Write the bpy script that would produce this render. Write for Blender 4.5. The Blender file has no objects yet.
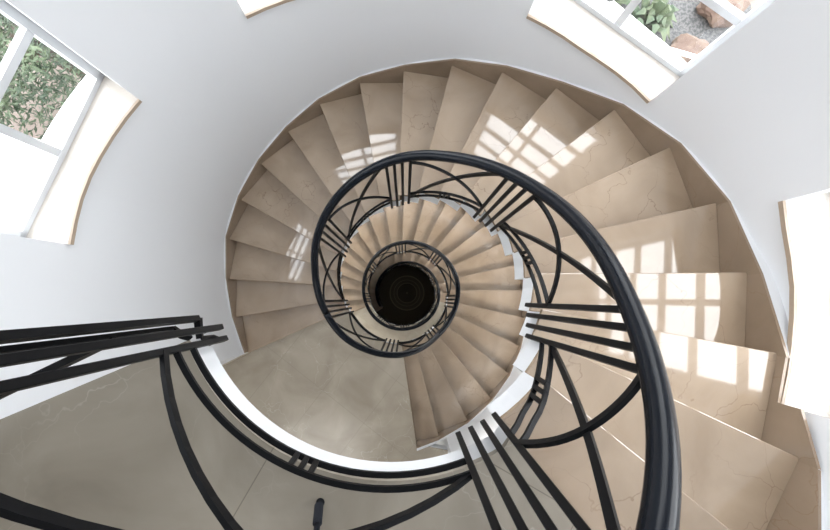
import bpy, bmesh, math, random
from mathutils import Vector, Matrix
random.seed(7)
S = bpy.context.scene
COL = S.collection
# All tables below give plan coordinates (x to the right, y "south") and depth below the eye in metres.
ZC = 11.0                                  # height of the camera above the bottom floor
def V(x, y, d): return Vector((x, -y, ZC - d))

# ---------------------------------------------------------------- camera, world, light, exposure
cam = bpy.data.cameras.new('camera'); co = bpy.data.objects.new('camera', cam); COL.objects.link(co)
cam.sensor_width = 36; cam.lens = 36 * 400 / 830; cam.clip_start = 0.02; cam.clip_end = 300
rt = Vector((0.99966, -0.00111, 0.02615)).normalized()
dn = Vector((0.00111, -0.99641, -0.08467)).normalized()
fw = rt.cross(-dn) * -1
m = Matrix((rt, -dn, -fw)).transposed().to_4x4(); m.translation = Vector((0, 0, ZC)); co.matrix_world = m
S.camera = co
S.view_settings.view_transform = 'Standard'; S.view_settings.look = 'None'
S.view_settings.gamma = 1; S.view_settings.use_curve_mapping = False
S.view_settings.exposure = 0.0
w = bpy.data.worlds.new('sky'); S.world = w; w.use_nodes = True
bg = w.node_tree.nodes['Background']; bg.inputs[0].default_value = (0.93, 0.965, 1.0, 1); 
_n, _l = w.node_tree.nodes, w.node_tree.links
_tc = _n.new('ShaderNodeTexCoord'); _dp = _n.new('ShaderNodeVectorMath'); _dp.operation = 'DOT_PRODUCT'; _dp.inputs[1].default_value = (0.86, 0.46, 0.22)
_mr = _n.new('ShaderNodeMapRange'); _mr.inputs[1].default_value = -1; _mr.inputs[2].default_value = 1; _mr.inputs[3].default_value = 5.2; _mr.inputs[4].default_value = 9.2
_l.new(_tc.outputs['Generated'], _dp.inputs[0]); _l.new(_dp.outputs['Value'], _mr.inputs[0]); _l.new(_mr.outputs[0], bg.inputs[1])   # bright hazy sky, brightest to the north-east
def area(name, loc, rot, sx, sy, power, col=(1, 1, 1)):
    l = bpy.data.lights.new(name, 'AREA'); l.shape = 'RECTANGLE'; l.size = sx; l.size_y = sy; l.energy = power; l.color = col
    o = bpy.data.objects.new(name, l); o.location = loc; o.rotation_euler = rot; COL.objects.link(o); return o
area('stairwell_fill', V(0.0, -0.1, -2.15), (0, 0, 0), 1.3, 1.3, 52, (0.95, 0.97, 1.0))  # added fill for the well, no such source in view
area('upper_hall_fill', V(-1.6, 3.2, -2.1), (0, 0, 0), 1.2, 1.2, 7, (1, 0.97, 0.93))  # this and the two below: added hall fill, sources unseen
area('middle_hall_fill', V(-1.6, 2.9, 1.6), (0, 0, 0), 1.6, 1.2, 34, (1, 0.97, 0.93))
area('lower_hall_fill', V(-1.6, 2.9, 5.0), (0, 0, 0), 1.6, 1.2, 26, (0.98, 1, 0.96))

# added unseen fill spots beside the lower flights, each throwing its light down the steps
def fill_spot(a, d, power):
    r_ = math.radians(a); l = bpy.data.lights.new('stair_fill_spot', 'SPOT'); l.energy = power; l.shadow_soft_size = 0.10; l.color = (1, 0.96, 0.9)
    l.spot_size = math.radians(104); l.spot_blend = 0.5
    o = bpy.data.objects.new('stair_fill_spot', l); COL.objects.link(o)
    o.location = V(-0.067 + 1.58 * math.cos(r_), -0.11 + 1.58 * math.sin(r_), d)
    t = Vector((math.sin(r_) - 0.28 * math.cos(r_), math.cos(r_) + 0.28 * math.sin(r_), -0.42)).normalized()       # downhill, a little inward, down
    o.rotation_euler = (-t).to_track_quat('Z', 'Y').to_euler()
for _a in range(74, -200, -22): fill_spot(_a, 4.72 + 0.1404 * (85 - _a) / 12.5 - 0.95, 34)
for _a, _p in ((38, 60), (14, 50), (-12, 36), (-38, 22)): fill_spot(_a, 7.95 + 0.1665 * (12 - min(_a, 12)) / 12.5 - 0.85, _p * 1.4)

# ---------------------------------------------------------------- materials
def mat(name, base, rough=0.5, metal=0.0, coat=0.0, ior=1.5):
    k = bpy.data.materials.new(name); k.use_nodes = True
    b = k.node_tree.nodes['Principled BSDF']
    b.inputs['Base Color'].default_value = (*base, 1); b.inputs['Roughness'].default_value = rough
    b.inputs['Metallic'].default_value = metal; b.inputs['Coat Weight'].default_value = coat; b.inputs['IOR'].default_value = ior
    return k, b, k.node_tree
def marble(name, c1, c2, vein, rough, ior, joints=None, stain=False):
    k, b, t = mat(name, c1, rough, ior=ior)
    N, L = t.nodes, t.links
    tc = N.new('ShaderNodeTexCoord'); oi = N.new('ShaderNodeObjectInfo')
    mu = N.new('ShaderNodeVectorMath'); mu.operation = 'SCALE'; mu.inputs['Scale'].default_value = 9.0
    cb = N.new('ShaderNodeCombineXYZ'); L.new(oi.outputs['Random'], cb.inputs[0]); L.new(oi.outputs['Random'], cb.inputs[1])
    L.new(cb.outputs[0], mu.inputs[0])
    ad = N.new('ShaderNodeVectorMath'); ad.operation = 'ADD'; L.new(tc.outputs['Object'], ad.inputs[0]); L.new(mu.outputs[0], ad.inputs[1])
    n1 = N.new('ShaderNodeTexNoise'); n1.inputs['Scale'].default_value = 2.6; n1.inputs['Detail'].default_value = 8; n1.inputs['Distortion'].default_value = 0.6
    L.new(ad.outputs[0], n1.inputs['Vector'])
    r1 = N.new('ShaderNodeValToRGB'); r1.color_ramp.elements[0].position = 0.3; r1.color_ramp.elements[1].position = 0.7
    r1.color_ramp.elements[0].color = (*c1, 1); r1.color_ramp.elements[1].color = (*c2, 1); L.new(n1.outputs['Fac'], r1.inputs[0])
    # thin wandering veins
    nd = N.new('ShaderNodeTexNoise'); nd.inputs['Scale'].default_value = 3.0; nd.inputs['Detail'].default_value = 5; L.new(ad.outputs[0], nd.inputs['Vector'])
    sc = N.new('ShaderNodeVectorMath'); sc.operation = 'SCALE'; sc.inputs['Scale'].default_value = 0.45; L.new(nd.outputs['Color'], sc.inputs[0])
    a2 = N.new('ShaderNodeVectorMath'); L.new(ad.outputs[0], a2.inputs[0]); L.new(sc.outputs[0], a2.inputs[1])
    vo = N.new('ShaderNodeTexVoronoi'); vo.feature = 'DISTANCE_TO_EDGE'; vo.inputs['Scale'].default_value = 3.4; L.new(a2.outputs[0], vo.inputs['Vector'])
    rv = N.new('ShaderNodeValToRGB'); rv.color_ramp.elements[0].position = 0.0; rv.color_ramp.elements[1].position = 0.009
    rv.color_ramp.elements[0].color = (1, 1, 1, 1); rv.color_ramp.elements[1].color = (0, 0, 0, 1); L.new(vo.outputs['Distance'], rv.inputs[0])
    nm = N.new('ShaderNodeTexNoise'); nm.inputs['Scale'].default_value = 1.7; L.new(ad.outputs[0], nm.inputs['Vector'])
    rm = N.new('ShaderNodeValToRGB'); rm.color_ramp.elements[0].position = 0.42; rm.color_ramp.elements[1].position = 0.58; L.new(nm.outputs['Fac'], rm.inputs[0])
    mm = N.new('ShaderNodeMath'); mm.operation = 'MULTIPLY'; L.new(rv.outputs[0], mm.inputs[0]); L.new(rm.outputs[0], mm.inputs[1])
    m2 = N.new('ShaderNodeMath'); m2.operation = 'MULTIPLY'; m2.inputs[1].default_value = 0.75; L.new(mm.outputs[0], m2.inputs[0])
    mx = N.new('ShaderNodeMixRGB'); L.new(m2.outputs[0], mx.inputs[0]); L.new(r1.outputs[0], mx.inputs[1]); mx.inputs[2].default_value = (*vein, 1)
    out = mx.outputs[0]
    if joints:                                   # tile joints: (size, angle, offset x, offset y)
        size, ang, ox, oy, jc = joints
        mp = N.new('ShaderNodeMapping'); mp.inputs['Rotation'].default_value = (0, 0, ang); mp.inputs['Location'].default_value = (ox, oy, 0)
        L.new(tc.outputs['Object'], mp.inputs[0])
        br = N.new('ShaderNodeTexBrick'); br.offset = 0.0; br.inputs['Scale'].default_value = 1.0
        br.inputs['Brick Width'].default_value = size; br.inputs['Row Height'].default_value = size; br.inputs['Mortar Size'].default_value = 0.0018
        br.inputs['Color1'].default_value = (0, 0, 0, 1); br.inputs['Color2'].default_value = (0, 0, 0, 1); br.inputs['Mortar'].default_value = (1, 1, 1, 1)
        L.new(mp.outputs[0], br.inputs['Vector'])
        m3 = N.new('ShaderNodeMath'); m3.operation = 'MULTIPLY'; m3.inputs[1].default_value = 0.6; L.new(br.outputs['Color'], m3.inputs[0])
        mj = N.new('ShaderNodeMixRGB'); L.new(m3.outputs[0], mj.inputs[0]); L.new(out, mj.inputs[1]); mj.inputs[2].default_value = (*jc, 1); out = mj.outputs[0]
    L.new(out, b.inputs['Base Color'])
    return k
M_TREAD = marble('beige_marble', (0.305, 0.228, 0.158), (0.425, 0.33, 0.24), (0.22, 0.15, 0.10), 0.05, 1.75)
M_RISER = marble('beige_marble_shade_toned', (0.235, 0.172, 0.118), (0.31, 0.232, 0.165), (0.24, 0.16, 0.10), 0.15, 1.5)  # tread marble darkened, putting riser shade into the colour
M_LAND = marble('greige_marble', (0.37, 0.32, 0.25), (0.52, 0.465, 0.38), (0.62, 0.58, 0.50), 0.22, 1.5, (0.60, 0.66, 0.1, 0.2, (0.28, 0.25, 0.2)))
M_TOP = marble('grey_marble', (0.185, 0.160, 0.124), (0.335, 0.300, 0.245), (0.40, 0.37, 0.31), 0.30, 1.5, (0.9, 0.52, 0.12, 0.30, (0.10, 0.08, 0.06)))
M_SILL = marble('cream_marble_sill', (0.50, 0.46, 0.415), (0.58, 0.54, 0.49), (0.40, 0.34, 0.28), 0.12, 1.5)
M_EDGE, _, _ = mat('tan_marble_edge', (0.42, 0.33, 0.25), 0.3)
def plaster(name, c):
    k, b, t = mat(name, c, 0.75)
    n = t.nodes.new('ShaderNodeTexNoise'); n.inputs['Scale'].default_value = 60; bp = t.nodes.new('ShaderNodeBump'); bp.inputs['Strength'].default_value = 0.03
    t.links.new(n.outputs['Fac'], bp.inputs['Height']); t.links.new(bp.outputs[0], b.inputs['Normal']); return k
M_WALL = plaster('pale_grey_plaster', (0.815, 0.83, 0.85))
M_WHITE = plaster('white_plaster', (0.76, 0.77, 0.785))
M_CEIL = plaster('ceiling_plaster', (0.8, 0.8, 0.8))
def metal(name, c, r):
    k, b, t = mat(name, c, r, 0.0, 0.0, 1.4); b.inputs['Specular IOR Level'].default_value = 0.22
    n = t.nodes.new('ShaderNodeTexNoise'); n.inputs['Scale'].default_value = 35; n.inputs['Detail'].default_value = 4
    rp = t.nodes.new('ShaderNodeMapRange'); rp.inputs[3].default_value = r - 0.02; rp.inputs[4].default_value = r + 0.05
    t.links.new(n.outputs['Fac'], rp.inputs[0]); t.links.new(rp.outputs[0], b.inputs['Roughness']); return k
M_RAIL, _, _ = mat('black_painted_handrail', (0.005, 0.007, 0.011), 0.22, ior=1.45); _.nodes['Principled BSDF'].inputs['Specular IOR Level'].default_value = 0.20
M_IRON = metal('black_wrought_iron', (0.004, 0.0045, 0.0055), 0.42)
M_RUB = metal('dark_rubber', (0.02, 0.022, 0.028), 0.6)
M_FRAME, _, _ = mat('grey_white_window_frame', (0.64, 0.655, 0.67), 0.35)
def glass():
    k = bpy.data.materials.new('clear_glass'); k.use_nodes = True; t = k.node_tree; t.nodes.clear()
    o = t.nodes.new('ShaderNodeOutputMaterial'); mx = t.nodes.new('ShaderNodeMixShader'); tr = t.nodes.new('ShaderNodeBsdfTransparent')
    gl = t.nodes.new('ShaderNodeBsdfGlossy'); gl.inputs['Roughness'].default_value = 0.02
    mx.inputs[0].default_value = 0.06; t.links.new(tr.outputs[0], mx.inputs[1]); t.links.new(gl.outputs[0], mx.inputs[2]); t.links.new(mx.outputs[0], o.inputs[0]); return k
M_GLASS = glass()
def speckle(name, ca, cb_, scale, rough=0.7, lo=0.4, hi=0.6):
    k, b, t = mat(name, ca, rough)
    n = t.nodes.new('ShaderNodeTexNoise'); n.inputs['Scale'].default_value = scale; n.inputs['Detail'].default_value = 4
    tc = t.nodes.new('ShaderNodeTexCoord'); t.links.new(tc.outputs['Object'], n.inputs['Vector'])
    r = t.nodes.new('ShaderNodeValToRGB'); r.color_ramp.elements[0].position = lo; r.color_ramp.elements[1].position = hi
    r.color_ramp.elements[0].color = (*ca, 1); r.color_ramp.elements[1].color = (*cb_, 1)
    t.links.new(n.outputs['Fac'], r.inputs[0]); t.links.new(r.outputs[0], b.inputs['Base Color']); return k
M_LEAF = speckle('tree_leaves', (0.022, 0.042, 0.020), (0.085, 0.115, 0.060), 2.5)
M_AGAVE = speckle('agave_leaves', (0.040, 0.066, 0.036), (0.085, 0.105, 0.055), 3)
M_BARK = speckle('bark', (0.05, 0.035, 0.025), (0.10, 0.07, 0.05), 8)
M_SOIL = speckle('pink_beige_soil', (0.13, 0.10, 0.082), (0.20, 0.165, 0.14), 0.8)
M_GRAVEL = speckle('grey_gravel', (0.025, 0.027, 0.028), (0.085, 0.082, 0.08), 28)
M_ROCK = speckle('reddish_rock', (0.085, 0.05, 0.035), (0.13, 0.09, 0.065), 5)
M_LEDGE, _, _ = mat('white_render', (0.85, 0.85, 0.85), 0.6)
M_TIN, _, _ = mat('ground_white', (0.6, 0.6, 0.6), 0.6)
def medallion():
    k, b, t = mat('dark_stone_medallion', (0.05, 0.045, 0.035), 0.6); b.inputs['Specular IOR Level'].default_value = 0.15
    N, L = t.nodes, t.links
    tc = N.new('ShaderNodeTexCoord'); ln = N.new('ShaderNodeVectorMath'); ln.operation = 'LENGTH'
    fl = N.new('ShaderNodeVectorMath'); fl.operation = 'MULTIPLY'; fl.inputs[1].default_value = (1, 1, 0)
    L.new(tc.outputs['Object'], fl.inputs[0]); L.new(fl.outputs[0], ln.inputs[0])
    r = N.new('ShaderNodeValToRGB'); cr = r.color_ramp; cr.interpolation = 'CONSTANT'
    dk = (0.050, 0.037, 0.021, 1); lt = (0.16, 0.125, 0.08, 1); md = (0.075, 0.057, 0.033, 1)
    cr.elements[0].position = 0; cr.elements[0].color = lt; cr.elements[1].position = 0.02; cr.elements[1].color = dk
    for p, c in [(0.255, lt), (0.275, md), (0.345, lt), (0.36, md), (0.445, lt), (0.475, dk)]:
        e = cr.elements.new(p); e.color = c
    L.new(ln.outputs['Value'], r.inputs[0]); L.new(r.outputs[0], b.inputs['Base Color']); return k
M_MED = medallion()
M_ADDED_LAMP = bpy.data.materials.new('added_opal_glow'); M_ADDED_LAMP.use_nodes = True
_b = M_ADDED_LAMP.node_tree.nodes['Principled BSDF']; _b.inputs['Emission Color'].default_value = (1, 0.98, 0.95, 1); _b.inputs['Emission Strength'].default_value = 1.0  # glow of the added ceiling lamp

# ---------------------------------------------------------------- helpers
def link(name, bm, material, parent=None, smooth=False, loc=None):
    me = bpy.data.meshes.new(name)
    bmesh.ops.recalc_face_normals(bm, faces=bm.faces)
    if loc is None and bm.verts and parent is None:
        pass
    bm.to_mesh(me); bm.free()
    mats = material if isinstance(material, (list, tuple)) else [material]
    for x in mats: me.materials.append(x)
    if smooth:
        for p in me.polygons: p.use_smooth = True
    o = bpy.data.objects.new(name, me); COL.objects.link(o)
    if parent is not None:
        o.parent = parent; o.matrix_parent_inverse = parent.matrix_world.inverted()
    return o
def recenter(o, to=None):
    """put the origin of a mesh at its own centre (mesh data only)"""
    me = o.data; c = Vector((0, 0, 0))
    for v in me.vertices: c += v.co
    c /= max(1, len(me.vertices))
    if to is not None: c = to
    me.transform(Matrix.Translation(-c)); o.location = o.location + c
    return o
def empty(name, loc, label, cat, group=None, kind=None):
    o = bpy.data.objects.new(name, None); COL.objects.link(o); o.location = loc; o.empty_display_size = 0.1
    o.matrix_world = Matrix.Translation(loc)
    tag(o, label, cat, group, kind); return o
def tag(o, label=None, cat=None, group=None, kind=None):
    if label: o['label'] = label
    if cat: o['category'] = cat
    if group: o['group'] = group
    if kind: o['kind'] = kind
    return o
def prism(bm, pts, d0, d1, mi=0):
    """closed plan polygon between two depths; d0/d1 numbers or lists per point"""
    n = len(pts)
    a = d0 if isinstance(d0, (list, tuple)) else [d0] * n
    b = d1 if isinstance(d1, (list, tuple)) else [d1] * n
    t = [bm.verts.new(V(p[0], p[1], a[i])) for i, p in enumerate(pts)]
    u = [bm.verts.new(V(p[0], p[1], b[i])) for i, p in enumerate(pts)]
    f = [bm.faces.new(t), bm.faces.new(u[::-1])]
    for i in range(n):
        j = (i + 1) % n; f.append(bm.faces.new((t[i], u[i], u[j], t[j])))
    for x in f: x.material_index = mi
    return f
def sweep(bm, path, w, h, n=4, ref=None, closed=False):
    """section w (sideways) x h (along ref) swept along path of Vectors; n sides (4 = bar, more = round)"""
    rings = []
    for i, p in enumerate(path):
        t = (path[min(i + 1, len(path) - 1)] - path[max(i - 1, 0)]).normalized()
        r = ref[i] if isinstance(ref, list) else ref if ref is not None else Vector((0, 0, 1))
        s = t.cross(r)
        if s.length < 1e-4: s = t.cross(Vector((1, 0, 0)))
        s.normalize(); u = s.cross(t).normalized()
        ring = []
        for k in range(n):
            if n == 4: cx, cy = [(-1, -1), (1, -1), (1, 1), (-1, 1)][k]; q = p + s * (cx * w / 2) + u * (cy * h / 2)
            else:
                a = 2 * math.pi * k / n; q = p + s * (math.cos(a) * w / 2) + u * (math.sin(a) * h / 2)
            ring.append(bm.verts.new(q))
        rings.append(ring)
    for a, b in zip(rings, rings[1:]):
        for k in range(n): bm.faces.new((a[k], a[(k + 1) % n], b[(k + 1) % n], b[k]))
    bm.faces.new(rings[0][::-1]); bm.faces.new(rings[-1])
def bevel(bm, w):
    bmesh.ops.bevel(bm, geom=[e for e in bm.edges], offset=w, segments=1, affect='EDGES')
def interp(tab, x):
    if x <= tab[0][0]: return tab[0][1]
    for (a, b), (c, d) in zip(tab, tab[1:]):
        if x <= c: return b + (d - b) * (x - a) / (c - a)
    return tab[-1][1]
rad = math.radians

# ---------------------------------------------------------------- plan of the stair
BX, BY = -0.067, -0.110                    # centre of the outer wall
CX, CY = -0.037, -0.140                    # centre of the open well
RI, RR = 0.67, 0.645                       # well edge, railing
NOSE_OUT = [(157.42, 1.808), (170.57, 1.771), (183.62, 1.759), (196.63, 1.774), (209.65, 1.756), (222.48, 1.740), (235.15, 1.730),
            (247.32, 1.731), (259.98, 1.728), (272.32, 1.712), (284.68, 1.718), (297.26, 1.703), (310.16, 1.711), (322.51, 1.769),
            (334.79, 1.801), (347.34, 1.796), (359.81, 1.746), (371.95, 1.748), (384.81, 1.771), (397.6, 1.778), (410.9, 1.780)]
WALLTAB = sorted([q for q in NOSE_OUT if q[0] not in (359.81, 371.95)] + [(354, 1.775), (362, 1.782), (371.95, 1.775)]) + [(440, 1.79), (517.42, 1.808)]
def rwall(a): return interp(WALLTAB, (a - 157.42) % 360 + 157.42)
def on_wall(a, extra=0.0):
    r = rwall(a) + extra; return (BX + r * math.cos(rad(a)), BY + r * math.sin(rad(a)))
def on_well(a, r=RI): return (CX + r * math.cos(rad(a)), CY + r * math.sin(rad(a)))
def well_angle(p): return math.degrees(math.atan2(p[1] - CY, p[0] - CX))
def ray_well(a):
    """inner end (on the well edge) of the line from the wall point at angle a towards the wall's centre"""
    ux, uy = math.cos(rad(a)), math.sin(rad(a)); px, py = BX - CX, BY - CY
    b = px * ux + py * uy; c = px * px + py * py - RI * RI; t = -b + math.sqrt(b * b - c)
    return (BX + ux * t, BY + uy * t)
# flight one (upper): nosing k at depth 4.555 - 0.165 k
F1 = []
INNER = {0: (-0.660, 0.109), 15: (0.621, -0.264), 16: (0.632, -0.110), 17: (0.603, 0.058), 18: (0.556, 0.172), 19: (0.477, 0.290), 20: (0.325, 0.424)}
OUTER = {19: (1.338, 0.982), 20: (1.030, 1.292)}
for k in range(21):
    a, r = NOSE_OUT[k]
    out = OUTER.get(k, (BX + r * math.cos(rad(a)), BY + r * math.sin(rad(a))))
    F1.append((INNER.get(k, ray_well(a)), out, 4.555 - 0.165 * k))
# flight two (middle): descending from the middle landing
H2 = (7.95 - 4.72) / 23
F2 = [((-0.032, 0.530), (0.137, 1.659), 4.72)]
for j in range(1, 24):
    a = 75 - 12.5 * (j - 1); F2.append((ray_well(a), on_wall(a), 4.72 + H2 * j))
# flight three (lower)
F3 = []
for j in range(0, 19):
    a = 12 - 12.5 * j; F3.append((ray_well(a), on_wall(a), 7.95 + 0.1665 * j))

def arc(a0, a1, fn, step=4.0, **kw):
    n = max(1, int(abs(a1 - a0) / step)); return [fn(a0 + (a1 - a0) * i / n, **kw) for i in range(n + 1)]
def unwrap(a, near):
    while a > near + 180: a -= 360
    while a < near - 180: a += 360
    return a

# ---------------------------------------------------------------- structure: wall with window openings
WIN = [(186.1, 215.3, 2.20), (240.7, 269.8, 2.185), (297.0, 325.4, 2.15), (349.5, 378.5, 1.71),
       (186.1, 215.3, 6.75), (240.7, 269.8, 5.95), (297.0, 325.4, 5.35), (349.5, 378.5, 4.55)]   # angles, sill depth
WIN_H = 2.02; FILL_WIN_H = 0.55                               # the last four are added, unseen openings to brighten the storey below
TH = 0.30
AS, AE = 157.42, 432.0
alist = set([AS, AE]);
for a0, a1, d in WIN:
    n = 8
    for i in range(n + 1): alist.add(round(a0 + (a1 - a0) * i / n, 4))
x = AS
while x < AE:
    if min(abs(x - q) for q in alist) > 1.2: alist.add(round(x, 3))
    x += 3.2
alist = sorted(alist)
dset = sorted(set([-2.2, 11.0, 5.0, 8.0] + [d for _, _, d in WIN] + [d - (WIN_H if d < 3 else FILL_WIN_H) for _, _, d in WIN]))
def open_at(a, d):
    for a0, a1, s in WIN:
        if a0 - 1e-3 < a < a1 + 1e-3 and s - (WIN_H if s < 3 else FILL_WIN_H) < d < s: return True
    return False
bm = bmesh.new()
WOFF = 0.022
gi = [[bm.verts.new(V(*on_wall(a, WOFF), d)) for d in dset] for a in alist]
go = [[bm.verts.new(V(*on_wall(a, WOFF + TH), d)) for d in dset] for a in alist]
na, nd = len(alist) - 1, len(dset) - 1
solid = [[not open_at((alist[i] + alist[i + 1]) / 2, (dset[j] + dset[j + 1]) / 2) for j in range(nd)] for i in range(na)]
for i in range(na):
    for j in range(nd):
        if not solid[i][j]: continue
        bm.faces.new((gi[i][j], gi[i + 1][j], gi[i + 1][j + 1], gi[i][j + 1]))
        bm.faces.new((go[i][j], go[i][j + 1], go[i + 1][j + 1], go[i + 1][j]))
        for di, dj, e in ((-1, 0, ((i, j), (i, j + 1))), (1, 0, ((i + 1, j), (i + 1, j + 1))), (0, -1, ((i, j), (i + 1, j))), (0, 1, ((i, j + 1), (i + 1, j + 1)))):
            ii, jj = i + di, j + dj
            if not (0 <= ii < na and 0 <= jj < nd) or not solid[ii][jj]:
                (p, q), (r_, s_) = e
                bm.faces.new((gi[p][q], gi[r_][s_], go[r_][s_], go[p][q]))
wl = link('wall_stairwell', bm, M_WALL, smooth=False); tag(wl, kind='structure')
for p in wl.data.polygons: p.use_smooth = abs(p.normal.z) < 0.5
try:
    wl.data.set_sharp_from_angle(angle=rad(30))
except Exception: pass
# hall behind the landings
HA = on_wall(AS, WOFF); HB = (-4.2, 1.81); HC = (-4.2, 4.6); HD = (0.62, 4.6); HE = on_wall(AE, WOFF)
HB = (HA[0] - 0.895 * 2.6, HA[1] + 0.447 * 2.6); HC = (HB[0], 4.6)
def wallseg(name, p, q, d0=-2.2, d1=11.0, th=0.15):
    bm = bmesh.new(); dx, dy = q[0] - p[0], q[1] - p[1]; l = math.hypot(dx, dy); nx, ny = -dy / l * th, dx / l * th
    cxm, cym = -1.2, 2.6
    if (nx * (p[0] - cxm) + ny * (p[1] - cym)) < 0: nx, ny = -nx, -ny
    prism(bm, [p, q, (q[0] + nx, q[1] + ny), (p[0] + nx, p[1] + ny)], d0, d1)
    o = link(name, bm, M_WALL); tag(o, kind='structure'); return o
wallseg('wall_left', HA, HB); wallseg('wall_far_left', HB, HC); wallseg('wall_back', HC, HD); wallseg('wall_right', HD, HE)
HALL = [HB, HC, HD, HE]
# ceiling and bottom floor
outline = arc(AS, AE, on_wall, 6, extra=0.1) + [HD, HC, HB]
bm = bmesh.new(); prism(bm, outline, -2.4, -2.2); o = link('ceiling', bm, M_CEIL); tag(o, kind='structure')
bm = bmesh.new(); prism(bm, arc(AS, AE, on_wall, 6, extra=0.1) + [HD, HC, HB], 10.95, 11.1)
o = link('floor', bm, M_MED); recenter(o, V(0.068, -0.164, 10.95)); tag(o, kind='structure')
# added round lamp out of view above the well, body for the fill light
lamp = empty('added_ceiling_lamp', V(0, -0.1, -2.2), 'added flat round opal lamp, out of view on the ceiling above the stairwell', 'lamp')
bm = bmesh.new(); bmesh.ops.create_cone(bm, cap_ends=True, segments=32, radius1=0.3, radius2=0.34, depth=0.04, matrix=Matrix.Translation(V(0, -0.1, -2.175)))
link('added_lamp_shade', bm, M_ADDED_LAMP, lamp)
bm = bmesh.new(); bmesh.ops.create_cone(bm, cap_ends=True, segments=32, radius1=0.36, radius2=0.36, depth=0.012, matrix=Matrix.Translation(V(0, -0.1, -2.192)))
link('added_lamp_plate', bm, M_FRAME, lamp)

# ---------------------------------------------------------------- landings
def landing(name, inner, nose_hi, depth, label, topmat, th=0.15, lip=0.025, outer_arc=None):
    root = empty(name, V(-0.6, 1.6, depth), label, 'landing')
    pts = inner + nose_hi
    bm = bmesh.new(); prism(bm, pts, depth, depth + lip); o = link('floor_slab', bm, topmat, root)
    c = [(p[0], p[1]) for p in pts]
    bm = bmesh.new(); prism(bm, c, depth + lip, depth + th); link('fascia', bm, M_WHITE, root)
    return root
# upper landing: from flight one's top nosing round to its free edge
a20 = well_angle(F1[20][0])
inner1 = [F1[20][0]] + arc(a20 + 3, 157.0, on_well, 3, r=0.685)
upper = landing('upper_landing', inner1, [HA, HB, HC, HD] + [HE] + arc(AE - 360, 50.9, on_wall, 6), 1.255,
                'grey marble upper landing at the bottom left under the camera', M_TOP, th=0.14)
# thin white kerb line at the free edge of the upper landing is its fascia; joints come from the marble
a20b = well_angle(F2[0][0])
inner2 = arc(a20b, well_angle(F1[0][0]), on_well, 3)
middle = landing('middle_landing', inner2, [F1[0][1], HA, HB, HC, HD, (0.62, 1.75), F2[0][1]], 4.72,
                 'greige marble landing one storey below, between the two stair flights', M_LAND)
inner3 = arc(well_angle(F3[0][0]), 158, on_well, 3)
lower = landing('lower_landing', inner3, [HA, HB, HC, HD, HE] + arc(AE - 360, 12, on_wall, 6), 7.95,
                'pale marble landing two storeys below beside the dark well', M_LAND)
# skirting along the hall wall beside the middle landing
def hallskirt(d):
    bm = bmesh.new(); p, q = HA, HB; dx, dy = 0.447 * 0.015, 0.895 * 0.015
    prism(bm, [p, q, (q[0] + dx, q[1] + dy), (p[0] + dx, p[1] + dy)], d - 0.11, d)
    return bm
for i, d in enumerate((4.72, 7.95)):
    o = link('baseboard_left', hallskirt(d), M_LAND); tag(o, kind='structure')

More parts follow.
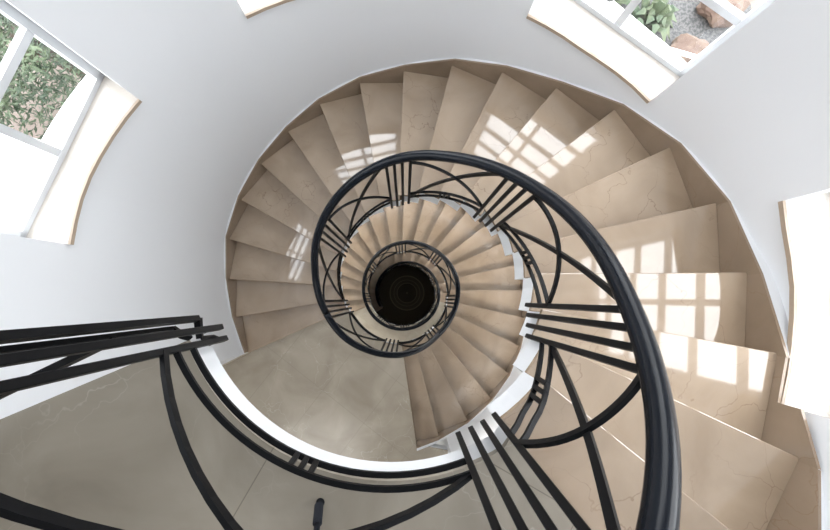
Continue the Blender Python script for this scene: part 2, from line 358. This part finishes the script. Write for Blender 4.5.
# ---------------------------------------------------------------- flights
def flight(name, F, label, base, up=True, skirt_to=None, drop=None, overhang=0.012):
    """F: nosing list (inner, outer, depth). up=True: index rises with height."""
    root = empty(name, base, label, 'staircase')
    G = F if up else F[::-1]
    n = len(G)
    for k in range(n - 1):
        (i0, o0, d0), (i1, o1, d1) = G[k], G[k + 1]
        a0 = well_angle(i0); a1 = unwrap(well_angle(i1), a0)
        ia = arc(a0, a1, on_well, 4)
        # slight overhang of the nosing in front
        tx, ty = -(o0[1] - i0[1]), (o0[0] - i0[0]); l = math.hypot(tx, ty)
        s = -1 if (tx * (i1[0] - i0[0]) + ty * (i1[1] - i0[1])) > 0 else 1
        ox, oy = s * tx / l * overhang, s * ty / l * overhang
        pts = [(i0[0] + ox, i0[1] + oy)] + ia + [o1, o0, (o0[0] + ox, o0[1] + oy)]
        bm = bmesh.new(); prism(bm, pts, d0, d0 + 0.028)
        bevel(bm, 0.003)
        t = link('tread', bm, M_TREAD, root)
        recenter(t)
        # riser under the nosing
        rx, ry = -s * tx / l * 0.018, -s * ty / l * 0.018
        rise = 0.165 if k == 0 else G[k - 1][2] - d0
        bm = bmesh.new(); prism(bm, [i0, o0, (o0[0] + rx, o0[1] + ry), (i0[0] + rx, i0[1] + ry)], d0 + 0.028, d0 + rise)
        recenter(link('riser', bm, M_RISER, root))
        # white plastered step body below, stepped soffit
        bt = 0.20 if (k > 0) else 0.165
        body = [(p[0], p[1]) for p in ia] + [o1, o0]
        bm = bmesh.new(); prism(bm, body, d0 + 0.028, d0 + bt); link('step_body', bm, M_WHITE, root)
        # flat skirting panel on the wall: follows the chord between the two nosing ends
        ux, uy = o1[0] - o0[0], o1[1] - o0[1]; l2 = math.hypot(ux, uy); nx, ny = uy / l2, -ux / l2
        if nx * (o0[0] - BX) + ny * (o0[1] - BY) < 0: nx, ny = -nx, -ny
        T = 0.013
        up_ = 0.075
        if name == 'upper_staircase' and k in (15, 16, 17):
            tops = {15: (d0 - up_, d1 - up_), 16: (d0 - up_, 1.705), 17: None}[k]
        else: tops = (d0 - up_, d1 - up_)
        bm = bmesh.new()
        if tops:
            def rb(p, t):
                q = math.hypot(p[0] - BX, p[1] - BY); return (p[0] + (p[0] - BX) / q * t, p[1] + (p[1] - BY) / q * t)
            P = [o0, o1, rb(o1, T), rb(o0, T)]
            prism(bm, P, [tops[0], tops[1], tops[1], tops[0]], [d0 + 0.1] * 4)
            # plaster bedding that fills the gap between the flat panel and the round wall
            wa = [math.degrees(math.atan2(p[1] - BY, p[0] - BX)) for p in (o0, o1)]; wa[1] = unwrap(wa[1], wa[0])
            fill = bmesh.new(); back = arc(wa[1], wa[0], on_wall, 3, extra=WOFF + 0.01); nb = len(back) - 1
            bd = [tops[1] + (tops[0] - tops[1]) * i / nb for i in range(nb + 1)]
            prism(fill, [rb(o0, T), rb(o1, T)] + back, [tops[0] + 0.004, tops[1] + 0.004] + [x + 0.004 for x in bd], [d0 + 0.1] * (nb + 3))
            link('plaster_bedding', fill, M_WHITE, root)
        else:
            f = 0.50; m_ = (o0[0] + ux * f, o0[1] + uy * f)
            P = [o0, m_, (m_[0] + nx * T, m_[1] + ny * T), (o0[0] + nx * T, o0[1] + ny * T)]
            prism(bm, P, 1.71, d0 + 0.1)
            P = [m_, o1, (o1[0] + nx * T, o1[1] + ny * T), (m_[0] + nx * T, m_[1] + ny * T)]
            prism(bm, P, [d0 - 0.14, d1 - up_, d1 - up_, d0 - 0.14], [d0 + 0.1] * 4)
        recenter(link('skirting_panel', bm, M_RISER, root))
    return root
flight('upper_staircase', F1, 'beige marble spiral flight rising clockwise to the upper landing, brightest steps', V(*F1[0][1], 4.72))
# top riser under the upper landing's nosing
def top_riser(F, idx, rise, root, sgn=1):
    i0, o0, d0 = F[idx]
    tx, ty = -(o0[1] - i0[1]), (o0[0] - i0[0]); l = math.hypot(tx, ty); rx, ry = sgn * tx / l * 0.012, sgn * ty / l * 0.012
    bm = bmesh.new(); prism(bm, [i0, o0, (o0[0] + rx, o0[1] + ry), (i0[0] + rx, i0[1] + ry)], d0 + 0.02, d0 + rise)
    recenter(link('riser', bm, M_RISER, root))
fl1 = COL.objects['upper_staircase']; top_riser(F1, 20, 0.165, fl1, -1)
fl2 = flight('middle_staircase', F2, 'beige marble spiral flight going down from the middle landing, shaded steps', V(*F2[-1][1], 7.95), up=False)
top_riser(F2, 0, H2, fl2, -1)
fl3 = flight('lower_staircase', F3, 'dim marble spiral flight going down from the lower landing to the dark floor', V(*F3[-1][1], 10.95), up=False)

# ---------------------------------------------------------------- balustrades
HT = [(-640, 10.1), (-568, 10.0), (-544, 9.8), (-492, 9.3), (-440, 8.45), (-395, 7.65), (-352, 7.0), (-320, 6.8), (-250, 6.78), (-207, 6.8), (-179, 6.7), (-150, 6.36),
      (-120, 5.91), (-86, 5.5), (-55, 5.19), (-25, 4.8), (-6, 4.58), (9.5, 4.50), (30, 4.42), (53.7, 4.22), (73, 3.89), (90, 3.69), (114, 3.53),
      (134.6, 3.36), (156, 3.27), (170, 3.17), (186, 3.06), (199, 2.885), (216, 2.69), (234.6, 2.51), (255, 2.325), (271, 2.18), (294.8, 1.995),
      (312.4, 1.806), (329.4, 1.605), (345.7, 1.385), (358.8, 1.218), (372.8, 1.055), (384.5, 0.903), (396.5, 0.757), (405.4, 0.664), (420, 0.53), (432, 0.46), (450, 0.43), (520, 0.43)]
TT = [(-640, 10.95), (-571, 10.95), (-346, 7.95), (-200, 7.95), (85, 4.72), (150, 4.72), (158.6, 4.555), (410, 1.255), (520, 1.255)]
def H(a): return sum(interp(HT, a + q) for q in (-5, -2.5, 0, 2.5, 5)) / 5
def T(a): return sum(interp(TT, a + q) for q in (-6, -3, 0, 3, 6)) / 5
def P(a, d, r=RR): return V(*on_well(a, r), d)
def radial(a): return Vector((math.cos(rad(a)), -math.sin(rad(a)), 0))
def tangent(a): return Vector((-math.sin(rad(a)), -math.cos(rad(a)), 0))
BW = 0.019
def balustrade(name, label, a_lo, a_hi, groups, lo_end, hi_end, seg=3.0):
    root = empty(name, P((groups[0]), T(groups[0])), label, 'balustrade')
    bm = bmesh.new(); n = int((a_hi - a_lo) / seg)
    sweep(bm, [P(a_lo + (a_hi - a_lo) * i / n, H(a_lo + (a_hi - a_lo) * i / n)) for i in range(n + 1)], 0.057, 0.052, 16)
    link('handrail', bm, M_RAIL, root, smooth=True)
    for g in groups:
        for q in ((-6.3, -2.1, 2.1, 6.3) if g < 500 else (-3.3, 0.5)):
            a = g + q
            bm = bmesh.new(); sweep(bm, [P(a, T(a) + (0.165 if a > 410 else 0.20)), P(a, H(a) + 0.01)], BW, BW, 4, ref=radial(a)); bevel(bm, 0.002)
            b = link('baluster', bm, M_IRON, root)
            bm = bmesh.new(); sweep(bm, [P(a, T(a) + 0.10, RR), P(a, T(a) + 0.10, RI + 0.004)], 0.014, 0.014, 8)
            link('fixing_pin', bm, M_IRON, b)
    ends = sorted(groups)
    bays = []
    if lo_end is not None: bays.append((lo_end, ends[0] - 6.3))
    bays += [(p + 6.3, q - (6.3 if q < 500 else 3.3)) for p, q in zip(ends, ends[1:])]
    if hi_end is not None: bays.append((ends[-1] + 6.3, hi_end))
    for a0, a1 in bays:
        n = max(6, int((a1 - a0) / 3))
        A = [a0 + (a1 - a0) * i / n for i in range(n + 1)]
        for off in (0, 1):
            def roff(a): return (0.01, -0.09)[off] if a < 415 else (-0.055, -0.14)[off]
            bm = bmesh.new(); sweep(bm, [P(a, T(a) + sum(roff(a + q) for q in (-4, -2, 0, 2, 4)) / 5) for a in A], 0.016, 0.010, 4); link('bottom_rail', bm, M_IRON, root)
        am = (a0 + a1) / 2
        for q in (-2.6, 0, 2.6):
            a = am + q; bm = bmesh.new(); sweep(bm, [P(a, T(a) + (0.01 if a < 415 else -0.055)), P(a, T(a) - (0.09 if a < 415 else 0.14))], 0.015, 0.018, 4, ref=radial(a)); link('spacer', bm, M_IRON, root)
        wide = (a1 - a0) > 70
        for way in (0, 1):
            path = []
            for i in range(17):
                u = i / 16
                a = a0 + (a1 - a0) * u
                if wide:
                    h = 0.17 + 0.79 * u if way else 0.24 + 0.68 * (1 - u)
                elif a1 > 400: h = (0.97 - 0.60 * u - 0.2 * u * u) if way == 0 else 0.10 + 0.85 * u
                elif way == 0: h = 0.90 - 0.30 * u - 0.47 * u * u        # starts at the handrail on the lower side
                else: h = -0.03 + 1.17 * u - 0.14 * u * u
                path.append(P(a, T(a) * (1 - h) + H(a) * h, RR + (0.004 if way else -0.004)))
            bm = bmesh.new(); sweep(bm, path, 0.019, 0.013, 4, ref=[radial(a0 + (a1 - a0) * i / 16) for i in range(17)]); link('brace_arc', bm, M_IRON, root)
    return root
up = balustrade('upper_balustrade', 'black iron balustrade with thick round handrail along the upper flight and landing', 157.5, 519.5,
           [518.0, 423.4, 381.5, 327.4, 270.0, 213.8, 159.6], None, None)
balustrade('middle_balustrade', 'black iron balustrade ring around the middle landing and the flight below it', -198, 156.5,
           [99.7, 55.7, 15.3, -42.5, -92, -142, -190], None, 153.0)
balustrade('lower_balustrade', 'innermost black iron balustrade ring rimming the dark bottom of the well', -569, -199,
           [-232, -274, -330, -380, -430, -480, -530, -565], None, None)
# return of the upper balustrade along the free edge of the landing
ret = empty('return_balustrade', V(-0.70, 0.09, 1.255), 'straight black iron railing end at the left edge, seen almost end-on', 'balustrade')
rd = Vector((-0.895, -0.445, 0))
def bar(name, path, w=BW, h=BW, ref=None, parent=ret, mt=M_IRON, n=4):
    bm = bmesh.new(); sweep(bm, path, w, h, n, ref=ref); return link(name, bm, mt, parent, smooth=n > 4)
bar('baluster', [V(-0.673, 0.063, 1.33), V(-0.673, 0.063, 0.45)], 0.018, 0.018, rd)
bar('foot', [V(-0.673, 0.063, 1.332), V(-0.672, 0.13, 1.35), V(-0.655, 0.135, 1.42)], 0.02, 0.02)
bar('baluster', [V(-0.708, 0.090, 1.25), V(-0.708, 0.090, 0.45)], 0.012, 0.016, rd)
bar('foot', [V(-0.708, 0.090, 1.252), V(-0.690, 0.11, 1.27), V(-0.68, 0.12, 1.30)], 0.018, 0.018)
bar('handrail', [V(-0.66, 0.085, 0.43), V(-0.70 - 0.895 * 1.0, 0.10 + 0.445 * 1.0, 0.43)], 0.062, 0.056, None, ret, M_RAIL, 16)
for d, o in ((0.97, 0.0), (0.905, 0.012)):
    bar('mid_rail', [V(-0.68, 0.095 + o, d), V(-0.68 - 0.895 * 1.0, 0.095 + 0.445 * 1.0 + o, d)], 0.015, 0.015)
E_ = V(-0.68 - 0.895 * 0.97, 0.095 + 0.445 * 0.97, 0)
for q in (0.97,):
    p = V(-0.68 - 0.895 * q, 0.095 + 0.445 * q, 0); bar('baluster', [Vector((p.x, p.y, ZC - 1.25)), Vector((p.x, p.y, ZC - 0.44))], BW, BW, rd)

# ---------------------------------------------------------------- windows
def window(i, a0, a1, sill, h=WIN_H):
    top = sill - h
    root = bpy.data.objects.new('window_%d' % i, None); COL.objects.link(root); am = (a0 + a1) / 2
    root.matrix_world = Matrix.Translation(V(*on_wall(am, 0.2), sill)); tag(root, kind='structure')
    # marble sill with a tan front edge
    pin = arc(a0, a1, on_wall, 3.7, extra=0.004); pout = arc(a1, a0, on_wall, 3.7, extra=WOFF + TH - 0.01)
    bm = bmesh.new(); prism(bm, pin + pout, sill - 0.002, sill + 0.02)
    link('window_sill', bm, M_SILL, root)
    pe = arc(a0, a1, on_wall, 3.7, extra=-0.008); pf = arc(a1, a0, on_wall, 3.7, extra=0.004)
    bm = bmesh.new(); prism(bm, pe + pf, sill - 0.001, sill + 0.022); link('sill_edge', bm, M_EDGE, root)
    # frame stands on the chord between the jambs
    L = V(*on_wall(a0, WOFF + TH - 0.06), 0); R = V(*on_wall(a1, WOFF + TH - 0.06), 0)
    L.z = R.z = 0
    wd = (R - L).length; ux = (R - L).normalized(); nn = Vector((-ux.y, ux.x, 0))
    cen = V(*on_wall(am, 0.5), 0); cen.z = 0
    if nn.dot(cen - L) < 0: nn = -nn
    zb, zt = ZC - sill, ZC - top
    def box(bm, x0, x1, z0, z1, t0=-0.025, t1=0.025):
        vs = [bm.verts.new(L + ux * x + nn * t + Vector((0, 0, z))) for z in (z0, z1) for x, t in ((x0, t0), (x1, t0), (x1, t1), (x0, t1))]
        for f in ((0, 1, 2, 3), (7, 6, 5, 4), (0, 4, 5, 1), (1, 5, 6, 2), (2, 6, 7, 3), (3, 7, 4, 0)): bm.faces.new([vs[k] for k in f])
    bm = bmesh.new(); fw_ = 0.05
    box(bm, 0, wd, zb, zb + 0.035); box(bm, 0, wd, zt - fw_, zt); box(bm, 0, fw_, zb, zt); box(bm, wd - fw_, wd, zb, zt)
    fr = link('window_frame', bm, M_FRAME, root)
    bm = bmesh.new(); box(bm, wd / 2 - 0.021, wd / 2 + 0.021, zb, zt, -0.02, 0.02); link('mullion', bm, M_FRAME, fr)
    rows = 5 if h > 1.5 else 1
    zs = [zb + 0.035 + (zt - fw_ - zb - 0.035) * r / rows for r in range(rows + 1)]
    for z in zs[1:-1]:
        bm = bmesh.new(); box(bm, fw_, wd - fw_, z - 0.019, z + 0.019, -0.018, 0.018); link('transom', bm, M_FRAME, fr)
    bm = bmesh.new()
    for x0, x1 in ((fw_, wd / 2 - 0.028), (wd / 2 + 0.028, wd - fw_)):
        vs = [bm.verts.new(L + ux * x + Vector((0, 0, z))) for x, z in ((x0, zb), (x1, zb), (x1, zt), (x0, zt))]; bm.faces.new(vs)
    link('pane', bm, M_GLASS, root)
    # portal for the daylight
    l = bpy.data.lights.new('daylight', 'AREA'); l.shape = 'RECTANGLE'; l.size = wd; l.size_y = h; l.cycles.is_portal = True
    lo = bpy.data.objects.new('daylight_portal', l); COL.objects.link(lo)
    c = (L + R) / 2 + nn * 0.10 + Vector((0, 0, (zb + zt) / 2)); zax = nn; yax = Vector((0, 0, 1)); xax = yax.cross(zax)
    mm = Matrix((xax, yax, zax)).transposed().to_4x4(); mm.translation = c; lo.matrix_world = mm
for i, (a0, a1, s) in enumerate(WIN): window(i + 1, a0, a1, s, WIN_H if s < 3 else FILL_WIN_H)  # last four windows are added, unseen, to let in fill light

# ---------------------------------------------------------------- tripod standing on the upper landing
tri = empty('camera_tripod', V(-0.10, 0.95, 1.255), 'black tripod with rubber feet standing on the grey landing, one leg visible at bottom edge', 'tripod')
apex = V(-0.13, 0.95, 0.35)
for f in ((-0.25, 0.603), (0.28, 1.05), (-0.5, 1.35)):
    ft = V(f[0], f[1], 1.235); up_ = (apex - ft).normalized()
    lg = bar('leg', [ft + up_ * 0.03, ft + up_ * 0.45, apex], 0.017, 0.017, None, tri, M_RUB, 12)
    bm = bmesh.new(); sweep(bm, [ft - Vector((0, 0, 0.018)), ft, ft + up_ * 0.05, ft + up_ * 0.06], 0.026, 0.026, 14); link('rubber_foot', bm, M_RUB, lg, smooth=True)
bm = bmesh.new(); bmesh.ops.create_cone(bm, cap_ends=True, segments=20, radius1=0.045, radius2=0.03, depth=0.09, matrix=Matrix.Translation(apex + Vector((0, 0, 0.03))))
link('head', bm, M_RUB, tri)

# ---------------------------------------------------------------- outside
GD = 5.2
bm = bmesh.new()
ring = [(BX + 3.05 * math.cos(rad(a)), BY + 3.05 * math.sin(rad(a))) for a in range(150, 430, 8)]
far = [(BX + 40 * math.cos(rad(a)), BY + 40 * math.sin(rad(a))) for a in range(150, 430, 8)]
prism(bm, ring + far[::-1], GD, GD + 0.2); g = link('ground', bm, M_SOIL); tag(g, kind='structure')
# white projecting ledge round the outside of the tower
bm = bmesh.new(); prism(bm, arc(160, 425, on_wall, 5, extra=WOFF + TH + 0.002) + arc(425, 160, on_wall, 5, extra=0.62), 2.62, 2.80)
lg = link('trim_1', bm, M_LEDGE); tag(lg, kind='structure')
def foliage(bm, c, r, n, ls, flat=0.8):
    for _ in range(n):
        while True:
            p = Vector((random.uniform(-1, 1), random.uniform(-1, 1), random.uniform(-1, 1)))
            if 0.15 < p.length < 1: break
        p = Vector((p.x * r, p.y * r, p.z * r * flat)) + c
        a = Vector((random.gauss(0, 1), random.gauss(0, 1), random.gauss(0, 0.5))).normalized(); b = a.cross(Vector((random.gauss(0, 1), random.gauss(0, 1), random.gauss(0, 1)))).normalized()
        l = ls * random.uniform(0.6, 1.3); w_ = l * 0.28
        q = [bm.verts.new(p - a * l), bm.verts.new(p + b * w_), bm.verts.new(p + a * l), bm.verts.new(p - b * w_)]
        bm.faces.new(q)
def tree(name, x, y, zd, r, label, n=2600):
    root = empty(name, V(x, y, GD), label, 'tree')
    c = V(x, y, zd); bm = bmesh.new()
    for _ in range(11):
        o_ = Vector((random.uniform(-1, 1), random.uniform(-1, 1), random.uniform(-0.5, 0.5))) * r * 0.62
        foliage(bm, c + o_, r * random.uniform(0.35, 0.55), n // 11, 0.038)
    link('foliage', bm, M_LEAF, root)
    bm = bmesh.new(); sweep(bm, [V(x, y, GD), V(x + 0.05, y, (GD + zd) / 2), c], 0.16, 0.16, 10); link('trunk', bm, M_BARK, root, smooth=True)
    bm = bmesh.new()
    for _ in range(9):
        e = c + Vector((random.uniform(-1, 1), random.uniform(-1, 1), random.uniform(-0.2, 0.7))) * r * 0.8
        sweep(bm, [c - Vector((0, 0, 0.3 * r)), (c + e) / 2 + Vector((0, 0, 0.1)), e], 0.03, 0.03, 6)
    link('branches', bm, M_BARK, root)
tree('leafy_tree', -4.0, -2.75, 4.0, 1.25, 'leafy green tree outside the window at the upper left', 15000)
# white balcony slab beside the left window
bm = bmesh.new()
prism(bm, arc(176, 203, on_wall, 4, extra=WOFF + TH + 0.002) + arc(201, 176, on_wall, 4, extra=2.2), 2.84, 3.0)
tag(link('trim_2', bm, M_LEDGE), kind='structure')
# planted bed outside the upper window: gravel, rocks, agaves, framed glass balustrade
bm = bmesh.new(); prism(bm, [(2.5, -3.4), (4.7, -2.8), (5.0, -5.6), (2.4, -5.6)], GD - 0.06, GD); bed = link('gravel_bed', bm, M_GRAVEL)
recenter(bed); tag(bed, 'grey gravel bed with plants outside the upper right window', 'gravel', kind='stuff')
def rock(x, y, r, label, sq):
    bm = bmesh.new(); bmesh.ops.create_icosphere(bm, subdivisions=3, radius=1)
    for v in bm.verts:
        v.co *= 1 + 0.22 * math.sin(v.co.x * 4 + x * 9) * math.cos(v.co.y * 5 + y) + random.uniform(-0.05, 0.05)
        v.co = Vector((v.co.x * r, v.co.y * r * sq, v.co.z * r * 0.55))
    o = link('rock', bm, M_ROCK, smooth=False); o.location = V(x, y, GD - 0.06 - r * 0.35); tag(o, label, 'rock', 'rocks in the planted bed')
rock(3.85, -3.35, 0.26, 'large reddish rock nearest the corner of the glass rail outside', 0.75)
rock(4.35, -3.95, 0.30, 'smaller reddish rock behind the large one in the planted bed', 0.9)
def agave(x, y, r, label):
    bm = bmesh.new()
    for i in range(26):
        a = i * 2.399; el = 0.15 + 1.2 * i / 26; L_ = r * random.uniform(0.8, 1.1) * (1 - 0.25 * i / 26); w_ = r * 0.13
        d_ = Vector((math.cos(a) * math.cos(el), math.sin(a) * math.cos(el), math.sin(el))); sd = Vector((-math.sin(a), math.cos(a), 0)); up__ = sd.cross(d_)
        rows_ = []
        for t_, ww, lift in ((0.0, 0.6, 0), (0.3, 1.0, 0.02), (0.65, 0.75, 0.03), (1.0, 0.03, -0.06)):
            c_ = d_ * L_ * t_ + Vector((0, 0, lift * r * 4)); rows_.append([bm.verts.new(c_ - sd * w_ * ww), bm.verts.new(c_ + up__ * -0.02), bm.verts.new(c_ + sd * w_ * ww)])
        for p_, q_ in zip(rows_, rows_[1:]):
            bm.faces.new((p_[0], p_[1], q_[1], q_[0])); bm.faces.new((p_[1], p_[2], q_[2], q_[1]))
    o = link('agave_plant', bm, M_AGAVE); o.location = V(x, y, GD - 0.06); tag(o, label, 'plant', 'agaves in the planted bed')
agave(3.30, -3.75, 0.55, 'agave with pale green pointed leaves closest to the glass rail outside')
agave(2.95, -4.35, 0.45, 'smaller agave farther along the gravel bed, left of the other')
gb = empty('glass_balustrade', V(2.95, -2.80, GD), 'white framed glass balustrade corner outside the upper right window', 'balustrade')
pts_ = [(2.34, -3.34), (2.95, -2.80), (3.36, -2.68)]
bar('top_rail', [V(x_, y_, 4.2) for x_, y_ in pts_], 0.035, 0.035, None, gb, M_LEDGE)
for x_, y_ in pts_: bar('post', [V(x_, y_, GD), V(x_, y_, 4.2)], 0.03, 0.03, Vector((1, 0, 0)), gb, M_LEDGE)
for (xa, ya), (xb, yb) in zip(pts_, pts_[1:]):
    bm = bmesh.new(); dx_, dy_ = yb - ya, -(xb - xa); l_ = math.hypot(dx_, dy_); dx_, dy_ = dx_ / l_ * 0.008, dy_ / l_ * 0.008
    prism(bm, [(xa, ya), (xb, yb), (xb + dx_, yb + dy_), (xa + dx_, ya + dy_)], 4.24, GD - 0.06); link('glass_panel', bm, M_GLASS, gb)
